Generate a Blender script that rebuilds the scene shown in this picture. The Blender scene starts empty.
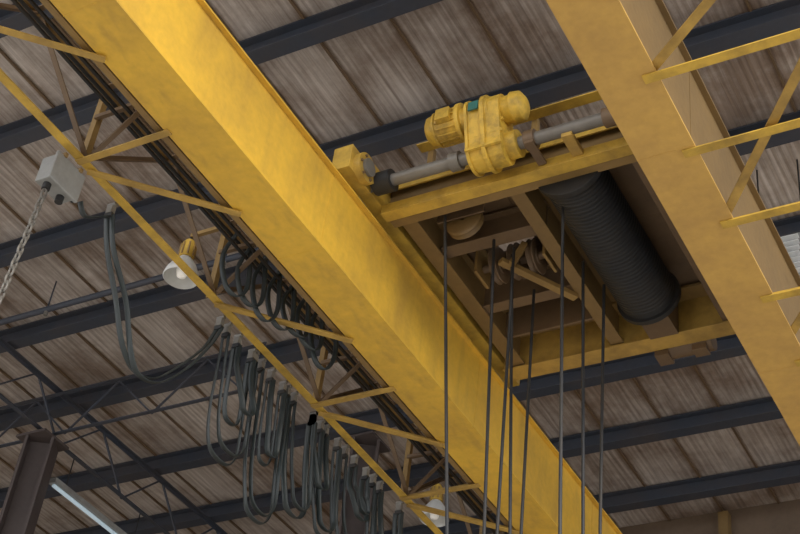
import bpy, math, random
from mathutils import Vector, Matrix
random.seed(4)
ZO=1.6   # camera height above the floor; heights below are relative to the camera
V=Vector
scene=bpy.context.scene
# ---------------------------------------------------------------- materials
def paint(name,col,dirt=(0.12,0.08,0.03),amt=0.35,rough=0.5,scale=1.2,metal=0.0,fine=0.15,stretch=(1,1,1),lo=0.42,streak=0.0):
    m=bpy.data.materials.new(name); m.use_nodes=True
    nt=m.node_tree; n=nt.nodes; l=nt.links
    b=n['Principled BSDF']
    tc=n.new('ShaderNodeTexCoord'); mp=n.new('ShaderNodeMapping'); mp.inputs['Scale'].default_value=stretch
    l.new(tc.outputs['Object'],mp.inputs['Vector'])
    a=n.new('ShaderNodeTexNoise'); a.inputs['Scale'].default_value=scale; a.inputs['Detail'].default_value=8; a.inputs['Roughness'].default_value=0.65
    l.new(mp.outputs[0],a.inputs['Vector'])
    r=n.new('ShaderNodeValToRGB'); r.color_ramp.elements[0].position=lo; r.color_ramp.elements[1].position=0.75
    r.color_ramp.elements[0].color=(0,0,0,1); r.color_ramp.elements[1].color=(amt,amt,amt,1)
    l.new(a.outputs['Fac'],r.inputs[0])
    mx=n.new('ShaderNodeMix'); mx.data_type='RGBA'
    mx.inputs[6].default_value=(*col,1); mx.inputs[7].default_value=(*dirt,1)
    l.new(r.outputs[0],mx.inputs[0])
    out=mx.outputs[2]
    if streak:
        mp2=n.new('ShaderNodeMapping'); mp2.inputs['Scale'].default_value=(6,2.2,0.35); l.new(tc.outputs['Object'],mp2.inputs[0])
        k=n.new('ShaderNodeTexNoise'); k.inputs['Scale'].default_value=1.6; k.inputs['Detail'].default_value=7; l.new(mp2.outputs[0],k.inputs['Vector'])
        kr=n.new('ShaderNodeValToRGB'); kr.color_ramp.elements[0].position=0.5; kr.color_ramp.elements[1].position=0.72
        kr.color_ramp.elements[0].color=(0,0,0,1); kr.color_ramp.elements[1].color=(streak,streak,streak,1)
        l.new(k.outputs['Fac'],kr.inputs[0])
        m2=n.new('ShaderNodeMix'); m2.data_type='RGBA'; m2.inputs[7].default_value=(*dirt,1); l.new(kr.outputs[0],m2.inputs[0]); l.new(out,m2.inputs[6]); out=m2.outputs[2]
    f=n.new('ShaderNodeTexNoise'); f.inputs['Scale'].default_value=14; f.inputs['Detail'].default_value=6
    l.new(mp.outputs[0],f.inputs['Vector'])
    mr=n.new('ShaderNodeMapRange'); mr.inputs[3].default_value=1-fine; mr.inputs[4].default_value=1+fine
    l.new(f.outputs['Fac'],mr.inputs[0])
    mm=n.new('ShaderNodeMix'); mm.data_type='RGBA'; mm.blend_type='MULTIPLY'; mm.inputs[0].default_value=1
    l.new(out,mm.inputs[6]); l.new(mr.outputs[0],mm.inputs[7])
    l.new(mm.outputs[2],b.inputs['Base Color'])
    b.inputs['Roughness'].default_value=rough; b.inputs['Metallic'].default_value=metal
    bp=n.new('ShaderNodeBump'); bp.inputs['Strength'].default_value=0.12; bp.inputs['Distance'].default_value=0.02
    l.new(f.outputs['Fac'],bp.inputs['Height']); l.new(bp.outputs[0],b.inputs['Normal'])
    return m
YEL=paint('yellow_paint',(0.72,0.44,0.05),dirt=(0.3,0.18,0.05),amt=0.5,streak=0.35)
YMA=paint('machine_yellow_paint',(0.64,0.41,0.05),dirt=(0.1,0.065,0.02),amt=0.9,scale=5,lo=0.42)
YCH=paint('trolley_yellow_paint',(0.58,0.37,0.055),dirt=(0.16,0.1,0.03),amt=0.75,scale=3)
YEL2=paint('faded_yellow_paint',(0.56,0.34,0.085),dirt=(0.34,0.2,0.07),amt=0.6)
YWB=paint('web_shade_grime_paint',(0.2,0.125,0.045),dirt=(0.11,0.07,0.03),amt=0.6)  # grimy brown, with the walkway's shade on the right girder web painted in
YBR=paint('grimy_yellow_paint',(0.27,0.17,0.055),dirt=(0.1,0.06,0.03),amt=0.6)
YTR=paint('truss_yellow_paint',(0.46,0.29,0.065),dirt=(0.14,0.085,0.03),amt=0.85,scale=2.5)
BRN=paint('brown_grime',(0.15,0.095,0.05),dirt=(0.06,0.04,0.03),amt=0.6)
STEEL=paint('dark_blue_steel',(0.038,0.046,0.064),dirt=(0.08,0.06,0.05),amt=0.5,rough=0.6)
BLK=paint('greasy_black',(0.012,0.014,0.017),amt=0.2,rough=0.55)
RUB=paint('rubber_cable',(0.018,0.026,0.027),dirt=(0.05,0.05,0.046),amt=0.3,rough=0.4)
GREY=paint('shaft_steel',(0.2,0.19,0.17),dirt=(0.08,0.06,0.05),amt=0.6,rough=0.45,metal=0.3)
BOX=paint('grey_enamel',(0.3,0.31,0.3),dirt=(0.12,0.10,0.09),amt=0.7)
WHT=paint('white_enamel',(0.66,0.67,0.66),amt=0.2,rough=0.4)
TEAL=paint('teal_plate',(0.03,0.15,0.13),amt=0.3)
COL=paint('column_brown',(0.08,0.062,0.058),dirt=(0.04,0.03,0.03),amt=0.5,rough=0.6)
CONC=paint('concrete',(0.46,0.43,0.39),dirt=(0.24,0.22,0.19),amt=0.5,rough=0.8,scale=0.5)
WALL=paint('wall_sheet',(0.15,0.105,0.07),dirt=(0.07,0.05,0.04),amt=0.6,rough=0.8)
def emis(name,c,s):
    m=bpy.data.materials.new(name); m.use_nodes=True
    b=m.node_tree.nodes['Principled BSDF']; b.inputs['Base Color'].default_value=(*c,1)
    b.inputs['Emission Color'].default_value=(*c,1); b.inputs['Emission Strength'].default_value=s
    return m
TUBE=emis('lit_tube',(0.5,0.62,0.7),0.35)
BULB=emis('lit_bulb',(1.0,0.97,0.9),0.15)
def roofmat():
    m=bpy.data.materials.new('dirty_ribbed_roof_sheet'); m.use_nodes=True
    nt=m.node_tree; n=nt.nodes; l=nt.links; b=n['Principled BSDF']
    tc=n.new('ShaderNodeTexCoord')
    sx=n.new('ShaderNodeSeparateXYZ'); l.new(tc.outputs['Object'],sx.inputs[0])
    mp=n.new('ShaderNodeMapping'); mp.inputs['Scale'].default_value=(14,0.45,1); l.new(tc.outputs['Object'],mp.inputs[0])
    a=n.new('ShaderNodeTexNoise'); a.inputs['Scale'].default_value=1.3; a.inputs['Detail'].default_value=8; a.inputs['Roughness'].default_value=0.68
    a.inputs['Distortion'].default_value=0.25
    l.new(mp.outputs[0],a.inputs['Vector'])
    g=n.new('ShaderNodeTexNoise'); g.inputs['Scale'].default_value=0.6; g.inputs['Detail'].default_value=9; g.inputs['Roughness'].default_value=0.7; l.new(tc.outputs['Object'],g.inputs['Vector'])
    wv=n.new('ShaderNodeTexWave'); wv.bands_direction='X'; wv.inputs['Scale'].default_value=3.49; wv.inputs['Distortion'].default_value=0.8; wv.inputs['Detail'].default_value=2
    wv.inputs['Detail Scale'].default_value=0.5
    l.new(tc.outputs['Object'],wv.inputs['Vector'])
    r=n.new('ShaderNodeValToRGB'); e=r.color_ramp.elements
    e[0].position=0.3; e[0].color=(0.30,0.25,0.215,1); e[1].position=0.62; e[1].color=(0.66,0.60,0.555,1)
    l.new(a.outputs['Fac'],r.inputs[0])
    r2=n.new('ShaderNodeValToRGB'); e=r2.color_ramp.elements
    e[0].position=0.38; e[0].color=(0.5,0.43,0.38,1); e[1].position=0.6; e[1].color=(1,1,1,1)
    l.new(g.outputs['Fac'],r2.inputs[0])
    mm=n.new('ShaderNodeMix'); mm.data_type='RGBA'; mm.blend_type='MULTIPLY'; mm.inputs[0].default_value=1
    l.new(r.outputs[0],mm.inputs[6]); l.new(r2.outputs[0],mm.inputs[7])
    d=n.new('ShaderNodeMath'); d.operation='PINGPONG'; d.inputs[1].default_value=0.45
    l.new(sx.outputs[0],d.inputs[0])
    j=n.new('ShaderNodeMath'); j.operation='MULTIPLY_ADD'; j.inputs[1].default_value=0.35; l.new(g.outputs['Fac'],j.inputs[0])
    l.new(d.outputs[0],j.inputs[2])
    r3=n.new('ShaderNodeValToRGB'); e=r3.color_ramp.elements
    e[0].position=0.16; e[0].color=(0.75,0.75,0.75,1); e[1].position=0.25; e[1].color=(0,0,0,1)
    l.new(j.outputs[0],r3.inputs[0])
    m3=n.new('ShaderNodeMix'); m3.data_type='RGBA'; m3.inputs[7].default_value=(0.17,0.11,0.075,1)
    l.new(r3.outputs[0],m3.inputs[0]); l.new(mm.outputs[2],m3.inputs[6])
    l.new(m3.outputs[2],b.inputs['Base Color']); b.inputs['Roughness'].default_value=0.36; b.inputs['Metallic'].default_value=0.2
    b1=n.new('ShaderNodeBump'); b1.inputs['Strength'].default_value=0.28; b1.inputs['Distance'].default_value=0.02
    l.new(wv.outputs['Fac'],b1.inputs['Height'])
    bp=n.new('ShaderNodeBump'); bp.inputs['Strength'].default_value=0.25; bp.inputs['Distance'].default_value=0.02
    l.new(a.outputs['Fac'],bp.inputs['Height']); l.new(b1.outputs[0],bp.inputs['Normal']); l.new(bp.outputs[0],b.inputs['Normal'])
    return m
ROOF=roofmat()
# ---------------------------------------------------------------- mesh builder
class M:
    def __init__(s,name): s.name=name; s.v=[]; s.f=[]; s.mi=[]; s.sm=[]; s.mats=[]
    def idx(s,m):
        if m not in s.mats: s.mats.append(m)
        return s.mats.index(m)
    def add(s,vs,fs,m,smooth=False):
        o=len(s.v); s.v+= [tuple(v) for v in vs]; k=s.idx(m)
        for f in fs:
            s.f.append([i+o for i in f]); s.mi.append(k); s.sm.append(smooth)
    def box(s,a,b,m):
        x0,y0,z0=a; x1,y1,z1=b
        vs=[(x0,y0,z0),(x1,y0,z0),(x1,y1,z0),(x0,y1,z0),(x0,y0,z1),(x1,y0,z1),(x1,y1,z1),(x0,y1,z1)]
        s.add(vs,[(0,3,2,1),(4,5,6,7),(0,1,5,4),(1,2,6,5),(2,3,7,6),(3,0,4,7)],m)
    def prof(s,p,q,pr,m,up=(0,0,1)):
        p=V(p);q=V(q);d=(q-p).normalized();u=V(up)
        if abs(d.dot(u))>0.98: u=V((0,1,0))
        sd=d.cross(u).normalized(); nn=sd.cross(d)
        n=len(pr); vs=[p+sd*a+nn*b for a,b in pr]+[q+sd*a+nn*b for a,b in pr]
        fs=[(i,(i+1)%n,n+(i+1)%n,n+i) for i in range(n)]+[tuple(range(n))[::-1],tuple(range(n,2*n))]
        s.add(vs,fs,m)
    def bar(s,p,q,w,h,m,up=(0,0,1)):
        s.prof(p,q,[(-w/2,-h/2),(w/2,-h/2),(w/2,h/2),(-w/2,h/2)],m,up)
    def ang(s,p,q,w,m,up=(0,0,1),t=0.012,sx=1,sy=1):
        pr=[(0,0),(w*sx,0),(w*sx,t*sy),(t*sx,t*sy),(t*sx,w*sy),(0,w*sy)]
        s.prof(p,q,pr,m,up)
    def ibeam(s,p,q,w,h,m,t=0.02,up=(0,0,1)):
        a=w/2;b=h/2;c=t/2
        s.prof(p,q,[(-a,-b),(a,-b),(a,-b+t),(c,-b+t),(c,b-t),(a,b-t),(a,b),(-a,b),(-a,b-t),(-c,b-t),(-c,-b+t),(-a,-b+t)],m,up)
    def cyl(s,p,q,r,m,r2=None,n=24,cap=True):
        p=V(p);q=V(q);d=(q-p).normalized();u=V((0,0,1)) if abs(d.z)<0.9 else V((1,0,0))
        a=d.cross(u).normalized();b=a.cross(d); r2=r if r2 is None else r2
        c=[(math.cos(2*math.pi*i/n),math.sin(2*math.pi*i/n)) for i in range(n)]
        vs=[p+(a*x+b*y)*r for x,y in c]+[q+(a*x+b*y)*r2 for x,y in c]
        s.add(vs,[(i,(i+1)%n,n+(i+1)%n,n+i) for i in range(n)],m,True)
        if cap:
            s.add([p+(a*x+b*y)*r for x,y in c],[tuple(range(n))],m); s.add([q+(a*x+b*y)*r2 for x,y in c],[tuple(range(n))],m)
    def rev(s,c,axis,pts,m,n=32,smooth=True):
        c=V(c);d=V(axis).normalized();u=V((0,0,1)) if abs(d.z)<0.9 else V((1,0,0))
        a=d.cross(u).normalized();b=a.cross(d); vs=[];fs=[]
        for h,r in pts:
            for i in range(n):
                t=2*math.pi*i/n; vs.append(c+d*h+(a*math.cos(t)+b*math.sin(t))*r)
        for k in range(len(pts)-1):
            for i in range(n):
                j=(i+1)%n; fs.append((k*n+i,k*n+j,(k+1)*n+j,(k+1)*n+i))
        s.add(vs,fs,m,smooth)
    def tube(s,pts,r,m,r2=None,n=8,sub=8,side=None,close=False):
        P=[V(p) for p in pts]
        if sub>1:
            Q=[];L=len(P)
            rng=range(L) if close else range(L-1)
            for i in rng:
                if close: p0,p1,p2,p3=P[(i-1)%L],P[i],P[(i+1)%L],P[(i+2)%L]
                else: p0,p1,p2,p3=P[max(i-1,0)],P[i],P[i+1],P[min(i+2,L-1)]
                for k in range(sub):
                    t=k/sub
                    Q.append(0.5*((2*p1)+(p2-p0)*t+(2*p0-5*p1+4*p2-p3)*t*t+(3*p1-p0-3*p2+p3)*t**3))
            if not close: Q.append(P[-1])
            P=Q
        r2=r if r2 is None else r2
        sd=V(side) if side else None; vs=[];L=len(P); prev=None
        for i,p in enumerate(P):
            if close: d=(P[(i+1)%L]-P[i-1]).normalized()
            else: d=(P[min(i+1,L-1)]-P[max(i-1,0)]).normalized()
            if sd is not None: a=(sd-d*sd.dot(d)).normalized()
            else:
                if prev is None: u=V((0,0,1)) if abs(d.z)<0.9 else V((1,0,0)); a=d.cross(u).normalized()
                else: a=(prev-d*prev.dot(d)).normalized()
            prev=a; b=d.cross(a)
            for k in range(n):
                t=2*math.pi*k/n; vs.append(p+a*math.cos(t)*r+b*math.sin(t)*r2)
        fs=[];R=L if close else L-1
        for i in range(R):
            i2=(i+1)%L
            for k in range(n):
                j=(k+1)%n; fs.append((i*n+k,i*n+j,i2*n+j,i2*n+k))
        s.add(vs,fs,m,True)
        if not close:
            s.add(vs[:n],[tuple(range(n))],m); s.add(vs[-n:],[tuple(range(n))],m)
    def done(s,bevel=0,parent=None):
        me=bpy.data.meshes.new(s.name); me.from_pydata([(x,y,z+ZO) for x,y,z in s.v],[],s.f)
        for m in s.mats: me.materials.append(m)
        for p,k,sm in zip(me.polygons,s.mi,s.sm): p.material_index=k; p.use_smooth=sm
        me.update()
        import bmesh
        bm=bmesh.new(); bm.from_mesh(me); bmesh.ops.recalc_face_normals(bm,faces=bm.faces); bm.to_mesh(me); bm.free()
        o=bpy.data.objects.new(s.name,me); scene.collection.objects.link(o)
        if parent: o.parent=parent
        if bevel:
            md=o.modifiers.new('b','BEVEL'); md.width=bevel; md.segments=2; md.limit_method='ANGLE'; md.angle_limit=0.8
        return o

RZ=12.0
# ---------------------------------------------------------------- shell
c=M('ceiling')
x=-27.0
while x<3.2:
    c.box((x,1.0,RZ+0.12),(x+0.9,19.8,RZ+0.15),ROOF)
    c.box((x-0.014,1.0,RZ+0.09),(x+0.014,19.8,RZ+0.12),BRN)
    x+=0.9
c.done()
f=M('floor'); f.box((-40,-30,-1.8),(30,24,-1.6),CONC); f.done()
w=M('wall_far')
w.box((-27,19.8,-1.6),(4,20.0,RZ+0.15),WALL)
for z in (11.0,9.2,7.2,5): w.prof((-27,19.7,z),(4,19.7,z),[(-.1,-.1),(.1,-.1),(.1,.1),(-.1,.1)],YWB)
for xx in range(-27,4,2): w.bar((xx+0.75,19.68,-1.6),(xx+0.75,19.68,RZ),0.16,0.16,YWB)
w.done()
w=M('wall_left_light_block')  # unseen wall, added to block side light and darken the left roof
w.box((-27.2,1.0,3.5),(-27.0,20.0,RZ+0.15),WALL)
w.box((-27.2,1.0,-1.6),(-27.0,20.0,0.0),WALL)
for yy in (1,5.5,10,14.5,19): w.box((-27.2,yy,-1.6),(-26.9,yy+0.5,3.5),COL)
w.done()
for r in (0.445,0.57,0.695,0.845,0.978,1.12,1.285,1.42,1.565):
    y=r*RZ
    p=M('roof_purlin')
    a,b,t=0.1,0.13,0.02
    p.prof((-26.4,y,RZ-0.03),(3.2,y,RZ-0.03),[(-a,-b),(a,-b),(a,-b+t),(.01,-b+t),(.01,b-t),(a,b-t),(a,b),(-a,b),(-a,b-t),(-.01,b-t),(-.01,-b+t),(-a,-b+t)],STEEL)
    p.done()
# ---------------------------------------------------------------- crane bridge
crane=bpy.data.objects.new('overhead_bridge_crane',None); scene.collection.objects.link(crane)
def girder(nm,x0,x1,z0,z1,mu,mw):
    g=M(nm)
    ya,yb=-4,18.3
    g.box((x0,ya,z0),(x1,yb,z0+0.02),mu)
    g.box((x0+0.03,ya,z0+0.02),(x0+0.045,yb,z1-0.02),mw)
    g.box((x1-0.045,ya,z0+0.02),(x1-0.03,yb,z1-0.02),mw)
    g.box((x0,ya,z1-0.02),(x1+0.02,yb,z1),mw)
    g.box((x0+0.18,ya,z1),(x0+0.30,yb,z1+0.015),BRN); g.box((x0+0.21,ya,z1+0.015),(x0+0.27,yb,z1+0.09),BRN)
    y=ya+2.6
    while y<yb:
        g.box((x0-0.001,y,z0-0.003),(x1+0.001,y+0.012,z0-0.0005),mu); g.box((x1-0.0295,y,z0+0.02),(x1-0.026,y+0.012,z1-0.02),mw); y+=3.05
    return g.done(0,crane)
girder('box_girder_left',-6.44,-5.97,8.0,8.9,YEL,YEL)
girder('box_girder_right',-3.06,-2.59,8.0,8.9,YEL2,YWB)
for yy in (-4.3,18.6):
    r=M('runway_beam'); r.ibeam((-26,yy,7.0),(3,yy,7.0),0.35,0.7,YBR,0.03)
    for xx in (-20,-14.4,2): r.ibeam((xx,yy,-1.6),(xx,yy,6.65),0.3,0.3,COL,up=(0,1,0))
    r.done()
    e=M('end_truck'); e.box((-6.9,yy-0.2,7.6),(-2.2,yy+0.2,8.0),YEL)
    for xx in (-6.5,-2.6): e.cyl((xx,yy-0.06,7.53),(xx,yy+0.06,7.53),0.17,GREY)
    e.done(0,crane)
# ---------------------------------------------------------------- left walkway truss
t=M('walkway_truss_left')
XL=-7.36
t.ang((XL,-3,8.0),(XL,16.5,8.0),0.085,YCH,sx=1,sy=1)
t.ang((XL,-3,8.85),(XL,16.5,8.85),0.08,YBR,sx=1,sy=-1)
t.ang((-6.55,-3,8.35),(-6.55,16.5,8.35),0.07,YBR)
t.ang((-6.75,-3,8.9),(-6.75,16.5,8.9),0.07,BRN)
t.ang((-6.54,-3,8.03),(-6.54,16.5,8.03),0.06,YBR)
ys=[0.3,2.2,4.15,6.07,8.0,9.9,11.8,13.7]
for i,y in enumerate(ys):
    if i!=4: t.ang((XL,y,7.984),(-6.40,y,7.984),0.065,YTR)
    t.ang((XL+.02,y,8.02),(XL+.02,y,8.85),0.06,YBR)
    t.ang((XL,y,8.87),(-6.46,y,8.87),0.06,BRN)
    t.bar((XL+.03,y+.02,8.03),(-6.47,y+.02,8.85),0.045,0.02,BRN)
    t.ang((XL,y+0.1,7.968),(-6.42,y+1.05,7.968),0.065,YTR)
    t.ang((XL+.03,y,8.03),(XL+.03,y+0.96,8.85),0.05,BRN)
    t.ang((XL+.03,y+0.96,8.85),(XL+.03,y+1.92,8.03),0.05,BRN)
    t.ang((XL,y+0.96,8.88),(-6.75,y+0.96,8.89),0.05,BRN)
for k,(xx,zz) in enumerate([(-6.95,8.45),(-6.85,8.52),(-7.05,8.42),(-7.15,8.6)]):
    t.cyl((xx,-3,zz),(xx,16.5,zz),0.018,BLK,n=8)
for y in ys: t.bar((-7.36,y,8.55),(-6.46,y,8.55),0.04,0.04,BRN)
t.done(0,crane)
# right walkway truss
t=M('walkway_truss_right')
XR=-1.35
t.ang((XR,-3,8.0),(XR,16.5,8.0),0.09,YEL2,sx=-1)
ys2=[0.9,2.6,4.3,5.2,6.1,7.0,7.85,8.75,9.8,10.8,11.8,12.8,13.8,15]
for i,y in enumerate(ys2):
    t.ang((-2.70,y,7.984),(XR,y,7.984),0.085,YCH)
for a,b in ((4.3,3.4),(6.95,6.0),(8.65,7.0),(10.4,8.75),(12.2,10.8),(14,12.4)):
    t.ang((-2.6,a,8.03),(XR,b,8.03),0.075,YTR)
for y in (2.6,4.3,11.8,13.8): t.ang((XR,y,8.02),(XR,y,9.1),0.06,YBR)
t.done(0,crane)
# ---------------------------------------------------------------- trolley
h=M('hoist_trolley')
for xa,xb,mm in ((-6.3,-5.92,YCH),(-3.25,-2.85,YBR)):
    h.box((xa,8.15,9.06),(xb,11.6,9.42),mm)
    for yy in (8.3,11.35):
        h.cyl(((xa+xb)/2-0.06,yy,9.16),((xa+xb)/2+0.06,yy,9.16),0.16,GREY)
h.box((-6.08,7.8,8.99),(-5.88,8.2,9.27),YCH); h.cyl((-5.88,8.0,9.11),(-5.81,8.0,9.11),0.155,YCH); h.cyl((-5.82,8.0,9.11),(-5.78,8.0,9.11),0.09,GREY)
for k in range(6):
    a=k*math.pi/3; h.cyl((-5.82,8.0+.12*math.cos(a),9.11+.12*math.sin(a)),(-5.795,8.0+.12*math.cos(a),9.11+.12*math.sin(a)),0.016,BRN,n=6)
def lip(y0,y1,z0,z1,m,xa=-5.92,xb=-3.2): h.box((xa,y0,z0),(xb,y1,z1),m)
lip(8.60,8.62,8.99,9.42,YWB)
lip(8.47,8.60,8.965,8.985,YCH); lip(8.47,8.49,8.986,9.075,YCH)
lip(8.54,8.60,9.39,9.41,YCH); lip(8.52,8.54,9.29,9.41,YCH)
h.ang((-5.90,8.72,8.985),(-3.21,8.72,8.985),0.1,YBR)
h.ang((-5.6,8.55,9.72),(-3.2,8.55,9.72),0.12,YCH)
for xx in (-5.5,-4.4,-3.5): h.bar((xx,8.58,9.4),(xx,8.58,9.75),0.06,0.06,YBR)
D=BRN
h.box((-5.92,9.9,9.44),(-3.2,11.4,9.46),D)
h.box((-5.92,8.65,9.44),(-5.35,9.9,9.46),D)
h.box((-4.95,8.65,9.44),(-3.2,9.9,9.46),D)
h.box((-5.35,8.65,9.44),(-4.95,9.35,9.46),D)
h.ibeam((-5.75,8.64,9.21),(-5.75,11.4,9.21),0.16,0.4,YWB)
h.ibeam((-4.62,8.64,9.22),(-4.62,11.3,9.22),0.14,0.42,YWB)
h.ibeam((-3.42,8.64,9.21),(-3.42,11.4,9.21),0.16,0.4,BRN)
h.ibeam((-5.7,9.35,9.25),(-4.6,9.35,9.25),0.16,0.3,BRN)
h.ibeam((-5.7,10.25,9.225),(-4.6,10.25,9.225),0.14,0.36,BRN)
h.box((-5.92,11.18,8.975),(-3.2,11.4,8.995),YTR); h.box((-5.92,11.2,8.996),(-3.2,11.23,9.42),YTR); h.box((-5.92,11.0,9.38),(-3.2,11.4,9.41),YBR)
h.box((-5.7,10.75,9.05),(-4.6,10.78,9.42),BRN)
pts=[(0,0.0),(0,0.33),(0.06,0.33),(0.06,0.29)]
k=0.06
while k<1.95:
    pts+=[(k+0.008,0.298),(k+0.03,0.298),(k+0.042,0.278)]; k+=0.05
pts+=[(2.0,0.29),(2.0,0.33),(2.06,0.33),(2.06,0.26),(2.03,0.24),(2.03,0.08),(2.12,0.08),(2.12,0.0)]
h.rev((-4.1,8.7,9.14),(0,1,0),pts,BLK,n=48,smooth=False)
h.box((-4.25,10.78,8.95),(-3.95,11.17,9.3),BRN)
h.box((-4.3,8.64,8.995),(-3.9,8.7,9.4),YBR)
for k,(sx,sy) in enumerate([(-5.32,9.8),(-5.12,9.8),(-4.92,9.8)]):
    h.rev((sx-0.04,sy,9.18),(1,0,0),[(0,0.02),(0,0.08),(0.015,0.08),(0.0,0.18),(0.01,0.19),(0.04,0.15),(0.07,0.19),(0.08,0.18),(0.065,0.08),(0.08,0.08),(0.08,0.02)],BRN)
h.cyl((-5.5,9.8,9.18),(-4.75,9.8,9.18),0.04,BRN)
h.box((-5.52,9.65,9.05),(-5.49,9.95,9.44),YBR); h.box((-4.78,9.65,9.05),(-4.75,9.95,9.44),YBR)
h.rev((-5.3,8.95,9.1),(0,1,0),[(0,0.02),(0,0.17),(0.02,0.19),(0.05,0.15),(0.08,0.19),(0.1,0.17),(0.1,0.02)],YWB)
h.box((-5.55,8.9,9.08),(-5.05,8.92,9.44),BRN)
h.bar((-5.15,9.5,8.96),(-4.7,10.3,8.98),0.08,0.05,YBR)
h.bar((-5.05,9.55,8.93),(-4.95,9.6,9.2),0.06,0.06,YBR)
h.cyl((-5.95,8.22,9.1),(-3.1,8.22,9.1),0.06,GREY)
for xx in (-5.0,-4.25,-3.5): h.cyl((xx-0.05,8.22,9.1),(xx+0.05,8.22,9.1),0.09,GREY if xx<-4.5 else BRN)
h.cyl((-5.85,8.22,9.1),(-5.66,8.22,9.1),0.11,BLK)
h.box((-3.95,8.2,9.0),(-3.85,8.62,9.06),YTR)
h.box((-4.28,8.15,9.0),(-4.2,8.46,9.03),BRN)
mx,my,mz=-4.72,8.08,9.42
h.rev((mx-0.52,my,mz),(1,0,0),[(0,0),(0,0.10),(0.03,0.14),(0.10,0.155),(0.10,0.168),(0.12,0.168),(0.12,0.15),(0.34,0.15),(0.34,0.19),(0.38,0.19),(0.38,0.14),(0.46,0.12),(0.6,0.12)],YMA)
for k in range(16):
    a=2*math.pi*k/16; h.bar((mx-0.39,my+.155*math.cos(a),mz+.155*math.sin(a)),(mx-0.19,my+.155*math.cos(a),mz+.155*math.sin(a)),0.012,0.03,YMA,up=(0,math.cos(a),math.sin(a)))
h.box((mx-0.36,my-0.2,mz-0.07),(mx-0.22,my-0.12,mz+0.06),YMA)
h.rev((mx+0.05,my,mz),(1,0,0),[(0,0.12),(0.02,0.17),(0.1,0.17),(0.1,0.13),(0.28,0.13),(0.30,0.15),(0.38,0.14),(0.42,0.08),(0.42,0)],YMA)
def gear(xa,xb,grow,mt):
    P=[]
    for k in range(13):
        a=math.pi*k/12; P.append((my+(0.16+grow)*math.cos(a),mz+(0.16+grow)*math.sin(a)))
    for k in range(13):
        a=math.pi+math.pi*k/12; P.append((8.22+(0.17+grow)*math.cos(a)-0.03,9.06+(0.17+grow)*math.sin(a)))
    n=len(P); vs=[(xa,y,z) for y,z in P]+[(xb,y,z) for y,z in P]
    h.add(vs,[(i,(i+1)%n,n+(i+1)%n,n+i) for i in range(n)]+[tuple(range(n)),tuple(range(n,2*n))],mt)
gear(mx-0.06,mx+0.26,0,YMA); gear(mx+0.08,mx+0.12,0.03,YMA); gear(mx-0.08,mx-0.05,0.02,YMA)
for z in (8.98,9.12,9.26,9.42): h.bar((mx-0.08,8.02,z),(mx+0.28,8.02,z),0.03,0.03,YMA)
h.box((mx-0.03,my-0.185,mz-0.06),(mx+0.07,my-0.165,mz+0.04),TEAL)
h.cyl((mx+0.26,8.22,9.1),(mx+0.36,8.22,9.1),0.13,YMA)
h.cyl((-4.15,11.5,9.05),(-3.7,11.5,9.05),0.12,BRN); h.box((-4.3,11.41,8.92),(-4.15,11.6,9.2),BRN); h.box((-3.9,11.41,8.9),(-3.75,11.55,9.3),BRN)
h.done(0.003)
# ---------------------------------------------------------------- wire ropes + hook block
f_=V((-.4294,.6479,.6290)); r_=V((.8741,.4734,.1089)); d_=V((-.2272,.5968,-.7697))
def ray(u,v): return f_+r_*((u-400)/1444)+d_*((v-267)/1444)
ropes=[]
for (u0,v0,u1,z0) in [(445,216,447,9.0),(494,240,484,9.1),(514,248,497,9.05),(512,255,510,9.1),(534,290,521,9.05),(563,190,560,9.1),(583,262,583,9.0),(604,285,600,9.0)]:
    a=ray(u0,v0); P=a*(z0/a.z)
    b=ray(u1,534); Q=b*(P.y/b.y)
    ropes.append((P,P+(Q-P)*1.9))
w=M('hoist_wire_rope')
for P,Q in ropes: w.cyl(P,Q,0.015,BLK,n=10)
w.done()
zb=min(q.z for p,q in ropes); cx=sum(q.x for p,q in ropes)/8; cy=sum(q.y for p,q in ropes)/8
hb=M('hook_block')
hb.box((cx-0.85,cy-0.35,zb-0.5),(cx+0.85,cy-0.3,zb+0.45),YEL); hb.box((cx-0.85,cy+0.3,zb-0.5),(cx+0.85,cy+0.35,zb+0.45),YEL)
for k in range(5): hb.cyl((cx-0.6+0.3*k,cy-0.28,zb-0.05),(cx-0.6+0.3*k,cy+0.28,zb-0.05),0.12,GREY)
hb.box((cx-0.3,cy-0.3,zb-0.62),(cx+0.3,cy+0.3,zb-0.5),YEL)
hb.tube([(cx,cy,zb-0.6),(cx,cy,zb-0.85),(cx+0.18,cy,zb-1.0),(cx+0.2,cy,zb-1.2),(cx,cy,zb-1.35),(cx-0.2,cy,zb-1.2),(cx-0.2,cy,zb-1.1)],0.06,GREY)
hb.done(0.01)
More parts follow.
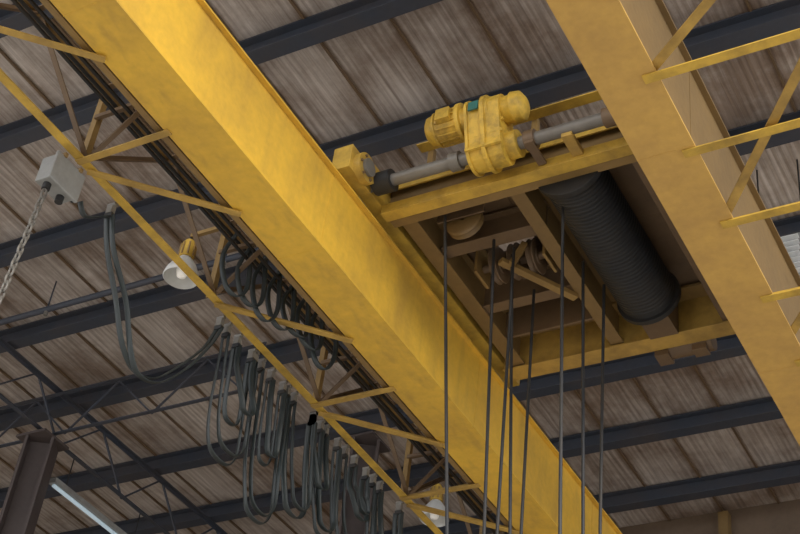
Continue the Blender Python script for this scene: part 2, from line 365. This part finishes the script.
# ---------------------------------------------------------------- festoon cable
fc=M('festoon_cable')
XF=-7.42
def hanger(y):
    fc.box((XF-0.03,y-0.025,7.9),(XF+0.03,y+0.025,7.98),GREY); fc.cyl((XF-0.04,y,8.0),(XF+0.04,y,8.0),0.022,GREY,n=12)
    fc.box((XF-0.04,y-0.02,7.86),(XF+0.04,y+0.02,7.9),BLK)
def flat(p,side=(1,0,0)): fc.tube(p,0.03,RUB,0.008,side=side)
for y in (6.6,8.3): hanger(y)
for k,o in enumerate((-0.03,0.035)):
    s=k*0.06
    flat([(XF+o,6.6,7.88),(XF+o,6.72,7.6),(XF+o,6.97+s,7.26),(XF+o,7.19+s,6.93-s),(XF+o,7.42,6.80-s),(XF+o,7.68,6.9-s),(XF+o,7.97,7.25-s),(XF+o,8.2,7.6),(XF+o,8.3,7.87)])
loops=[(8.42,8.9,1.15),(8.6,8.85,0.7),(9.02,9.5,1.45),(9.2,9.42,0.8),(9.62,10.0,1.1),(10.0,10.25,0.7),(10.15,10.5,1.05),(10.65,11.25,0.95),(10.85,11.1,0.5),(11.4,11.85,0.9)]
for (a,b,dp0) in loops:
    hanger(a); hanger(b)
    sh=0.12
    for k in range(2):
        dp=dp0-0.07*k; o=(k-0.5)*0.07; wd=(b-a)*0.5-0.02*k
        m_=(a+b)/2; L=random.uniform(-0.06,0.06); zt=7.88
        flat([(XF+o,a,zt),(XF+o,a+0.02,zt-0.2),(XF+o+L/2,m_-wd*1.05+sh*.6,zt-dp*0.6),(XF+o+L,m_-wd*0.95+sh,zt-dp*0.85),(XF+o+L,m_-wd*0.5+sh,zt-dp*0.98),(XF+o+L,m_+wd*0.5+sh,zt-dp*0.98),(XF+o+L,m_+wd*0.95+sh,zt-dp*0.85),(XF+o+L/2,m_+wd*1.05+sh*.6,zt-dp*0.6),(XF+o,b+0.02,zt-0.2),(XF+o,b,zt)],side=(1,random.uniform(-.6,.6),0))
flat([(XF,6.6,7.88),(XF-0.05,6.4,7.72),(XF-0.05,6.29,7.8)])
for k in range(7):
    yy=7.85+0.2*k; xx=-7.05+0.04*k; dz=random.uniform(-0.1,0.1)
    fc.tube([(xx,yy,8.6),(xx-0.08,yy-0.05,8.3),(xx-0.02,yy,7.98-dz),(xx+0.05,yy+0.12,7.9-dz),(xx+0.06,yy+0.22,8.1),(xx,yy+0.2,8.6)],0.026,RUB,0.01,side=(1,0.3,0))
fc.done()
jb=M('junction_box')
jb.box((-7.58,5.86,7.70),(-7.4,6.18,7.96),BOX); jb.box((-7.42,5.84,7.68),(-7.39,6.20,7.975),BOX); jb.box((-7.6,5.9,7.74),(-7.58,6.14,7.93),BOX)
jb.cyl((-7.5,6.18,7.8),(-7.5,6.25,7.8),0.04,BLK); jb.cyl((-7.5,5.93,7.64),(-7.5,5.93,7.70),0.035,BLK); jb.cyl((-7.5,6.1,7.64),(-7.5,6.1,7.7),0.035,BLK)
jb.box((-7.52,5.9,7.96),(-7.37,5.94,8.0),YBR); jb.box((-7.52,6.1,7.96),(-7.37,6.14,8.0),YBR)
jb.done(0.008)
ch=M('hanging_chain')
z=7.59
for i in range(30):
    c0=V((-7.5,5.93-0.004*i,z)); ax=V((1,0,0)) if i%2 else V((0,1,0))
    P=[]
    for k in range(10):
        a=2*math.pi*k/10; P.append(c0+ax*0.024*math.cos(a)+V((0,0,1))*0.052*math.sin(a))
    ch.tube(P,0.011,GREY,n=6,sub=1,close=True); z-=0.078
ch.done()
# ---------------------------------------------------------------- lamps
def bay(c,ztop,s,arm=None):
    l=M('high_bay_lamp'); x,y,z=c
    l.rev((x,y,z),(0,0,1),[(-0.13*s,0.19*s),(-0.12*s,0.2*s),(-0.05*s,0.185*s),(0.05*s,0.14*s),(0.12*s,0.09*s),(0.16*s,0.06*s)],WHT)
    l.rev((x,y,z),(0,0,1),[(-0.13*s,0.19*s),(-0.05*s,0.175*s),(0.05*s,0.13*s),(0.12*s,0.08*s)],WHT)
    l.rev((x,y,z-0.02*s),(0,0,1),[(-0.09*s,0.0),(-0.08*s,0.05*s),(0.0,0.07*s),(0.06*s,0.04*s),(0.12*s,0.03*s)],BULB,n=16)
    l.cyl((x,y,z+0.15*s),(x,y,z+0.36*s),0.085*s,YCH,0.075*s); l.cyl((x,y,z+0.36*s),(x,y,z+0.4*s),0.05*s,YCH)
    for k in range(8):
        a=k*math.pi/4; l.bar((x+.085*s*math.cos(a),y+.085*s*math.sin(a),z+0.17*s),(x+.085*s*math.cos(a),y+.085*s*math.sin(a),z+0.34*s),0.02*s,0.01*s,YBR)
    l.cyl((x,y,z+0.38*s),(x,y,ztop),0.014,BLK,n=8)
    if arm: l.bar((x,y,ztop),(arm,y,ztop),0.04,0.04,YBR)
    l.done()
bay((-7.8,8.03,8.50),8.92,0.88,-7.38)
bay((-9.4,16.0,10.55),RZ-0.1,1.1)
fl=M('fluorescent_light')
fl.box((-14.47,13.3,10.42),(-14.33,15.6,10.5),BOX)
fl.cyl((-14.4,13.35,10.40),(-14.4,15.55,10.40),0.03,TUBE,n=12)
for yy in (13.6,15.3): fl.cyl((-14.4,yy,10.5),(-14.4,yy,11.0),0.01,BLK,n=6)
fl.done()
# ---------------------------------------------------------------- columns, roof joists
for (x,y) in ((-10.6,15.75),(-14.4,12.9)):
    k=M('steel_column')
    top=RZ-0.18 if x>-12 else 10.9
    k.ibeam((x,y,-1.6),(x,y,top-0.04),0.42,0.42,COL,0.04,up=(1,0.6,0)); k.box((x-0.3,y-0.3,-1.6),(x+0.3,y+0.3,-1.55),COL)
    k.box((x-0.28,y-0.28,top-0.04),(x+0.28,y+0.28,top),COL)
    k.done()
tr=bpy.data.objects.new('roof_joist_truss',None); scene.collection.objects.link(tr)
for n_,xj in enumerate((-14.4,-18.5)):
    j=M('longitudinal_joist_%d'%(n_+1))
    zb_=11.0; zt=RZ-0.2
    j.ang((xj,2,zt),(xj,19.6,zt),0.07,STEEL,sy=-1); j.ang((xj,2,zb_),(xj,19.6,zb_),0.07,STEEL)
    y=2.0; up=True
    while y<19:
        j.bar((xj,y,zb_ if up else zt),(xj,y+0.8,zt if up else zb_),0.028,0.028,STEEL); y+=0.8; up=not up
    j.done(0,tr)
j=M('cross_joist')
j.ang((-22,12.9,10.95),(-10.6,12.9,10.95),0.06,STEEL); j.ang((-22,12.9,11.7),(-10.6,12.9,11.7),0.06,STEEL)
x=-22;up=True
while x<-10.8:
    j.bar((x,12.9,10.95 if up else 11.7),(x+0.8,12.9,11.7 if up else 10.95),0.025,0.025,STEEL); x+=0.8; up=not up
j.done(0,tr)
p=M('sprinkler_pipe'); p.cyl((-26,11.0,11.6),(-5,11.0,11.6),0.045,STEEL,n=12)
for x in range(-25,-5,3): p.cyl((x,11.0,11.6),(x,11.0,12.1),0.012,STEEL,n=6); p.cyl((x,11.0,11.5),(x,11.0,11.56),0.03,GREY,n=8)
p.done()
u=M('unit_heater'); hx,hy_,hz=-3.15,12.4,10.5
u.box((hx-0.28,hy_-0.22,hz-0.3),(hx+0.28,hy_+0.25,hz+0.3),BOX)
for k in range(7): u.prof((hx-0.24,hy_-0.24,hz-0.24+0.08*k),(hx+0.24,hy_-0.24,hz-0.24+0.08*k),[(-.03,-.03),(.03,.0),(.03,.01),(-.03,-.02)],WHT)
for xx in (-0.24,0.24): u.cyl((hx+xx,hy_,hz+0.3),(hx+xx,hy_,RZ+0.1),0.012,BLK,n=6)
u.done(0.01)
# ---------------------------------------------------------------- light
w=bpy.data.worlds.new('World'); scene.world=w; w.use_nodes=True
bg=w.node_tree.nodes['Background']; bg.inputs[0].default_value=(0.95,0.965,1.0,1); bg.inputs[1].default_value=1.95
s=bpy.data.lights.new('sun','SUN'); s.energy=3.6; s.angle=math.radians(25); s.color=(1,0.94,0.84)
so=bpy.data.objects.new('sun',s); scene.collection.objects.link(so); so.location=(10,-10,15)
so.rotation_euler=V((-0.75,0.62,-0.42)).to_track_quat('-Z','Y').to_euler()
# ---------------------------------------------------------------- camera
cam=bpy.data.cameras.new('camera'); co=bpy.data.objects.new('camera',cam); scene.collection.objects.link(co)
cam.sensor_width=36; cam.lens=1444/800*36; cam.clip_end=200
rr=r_.normalized(); bk=(-f_).normalized(); upv=bk.cross(rr).normalized(); rr=upv.cross(bk)
m=Matrix((rr,upv,bk)).transposed().to_4x4(); m.translation=V((0,0,ZO)); co.matrix_world=m
scene.camera=co
scene.view_settings.view_transform='Standard'
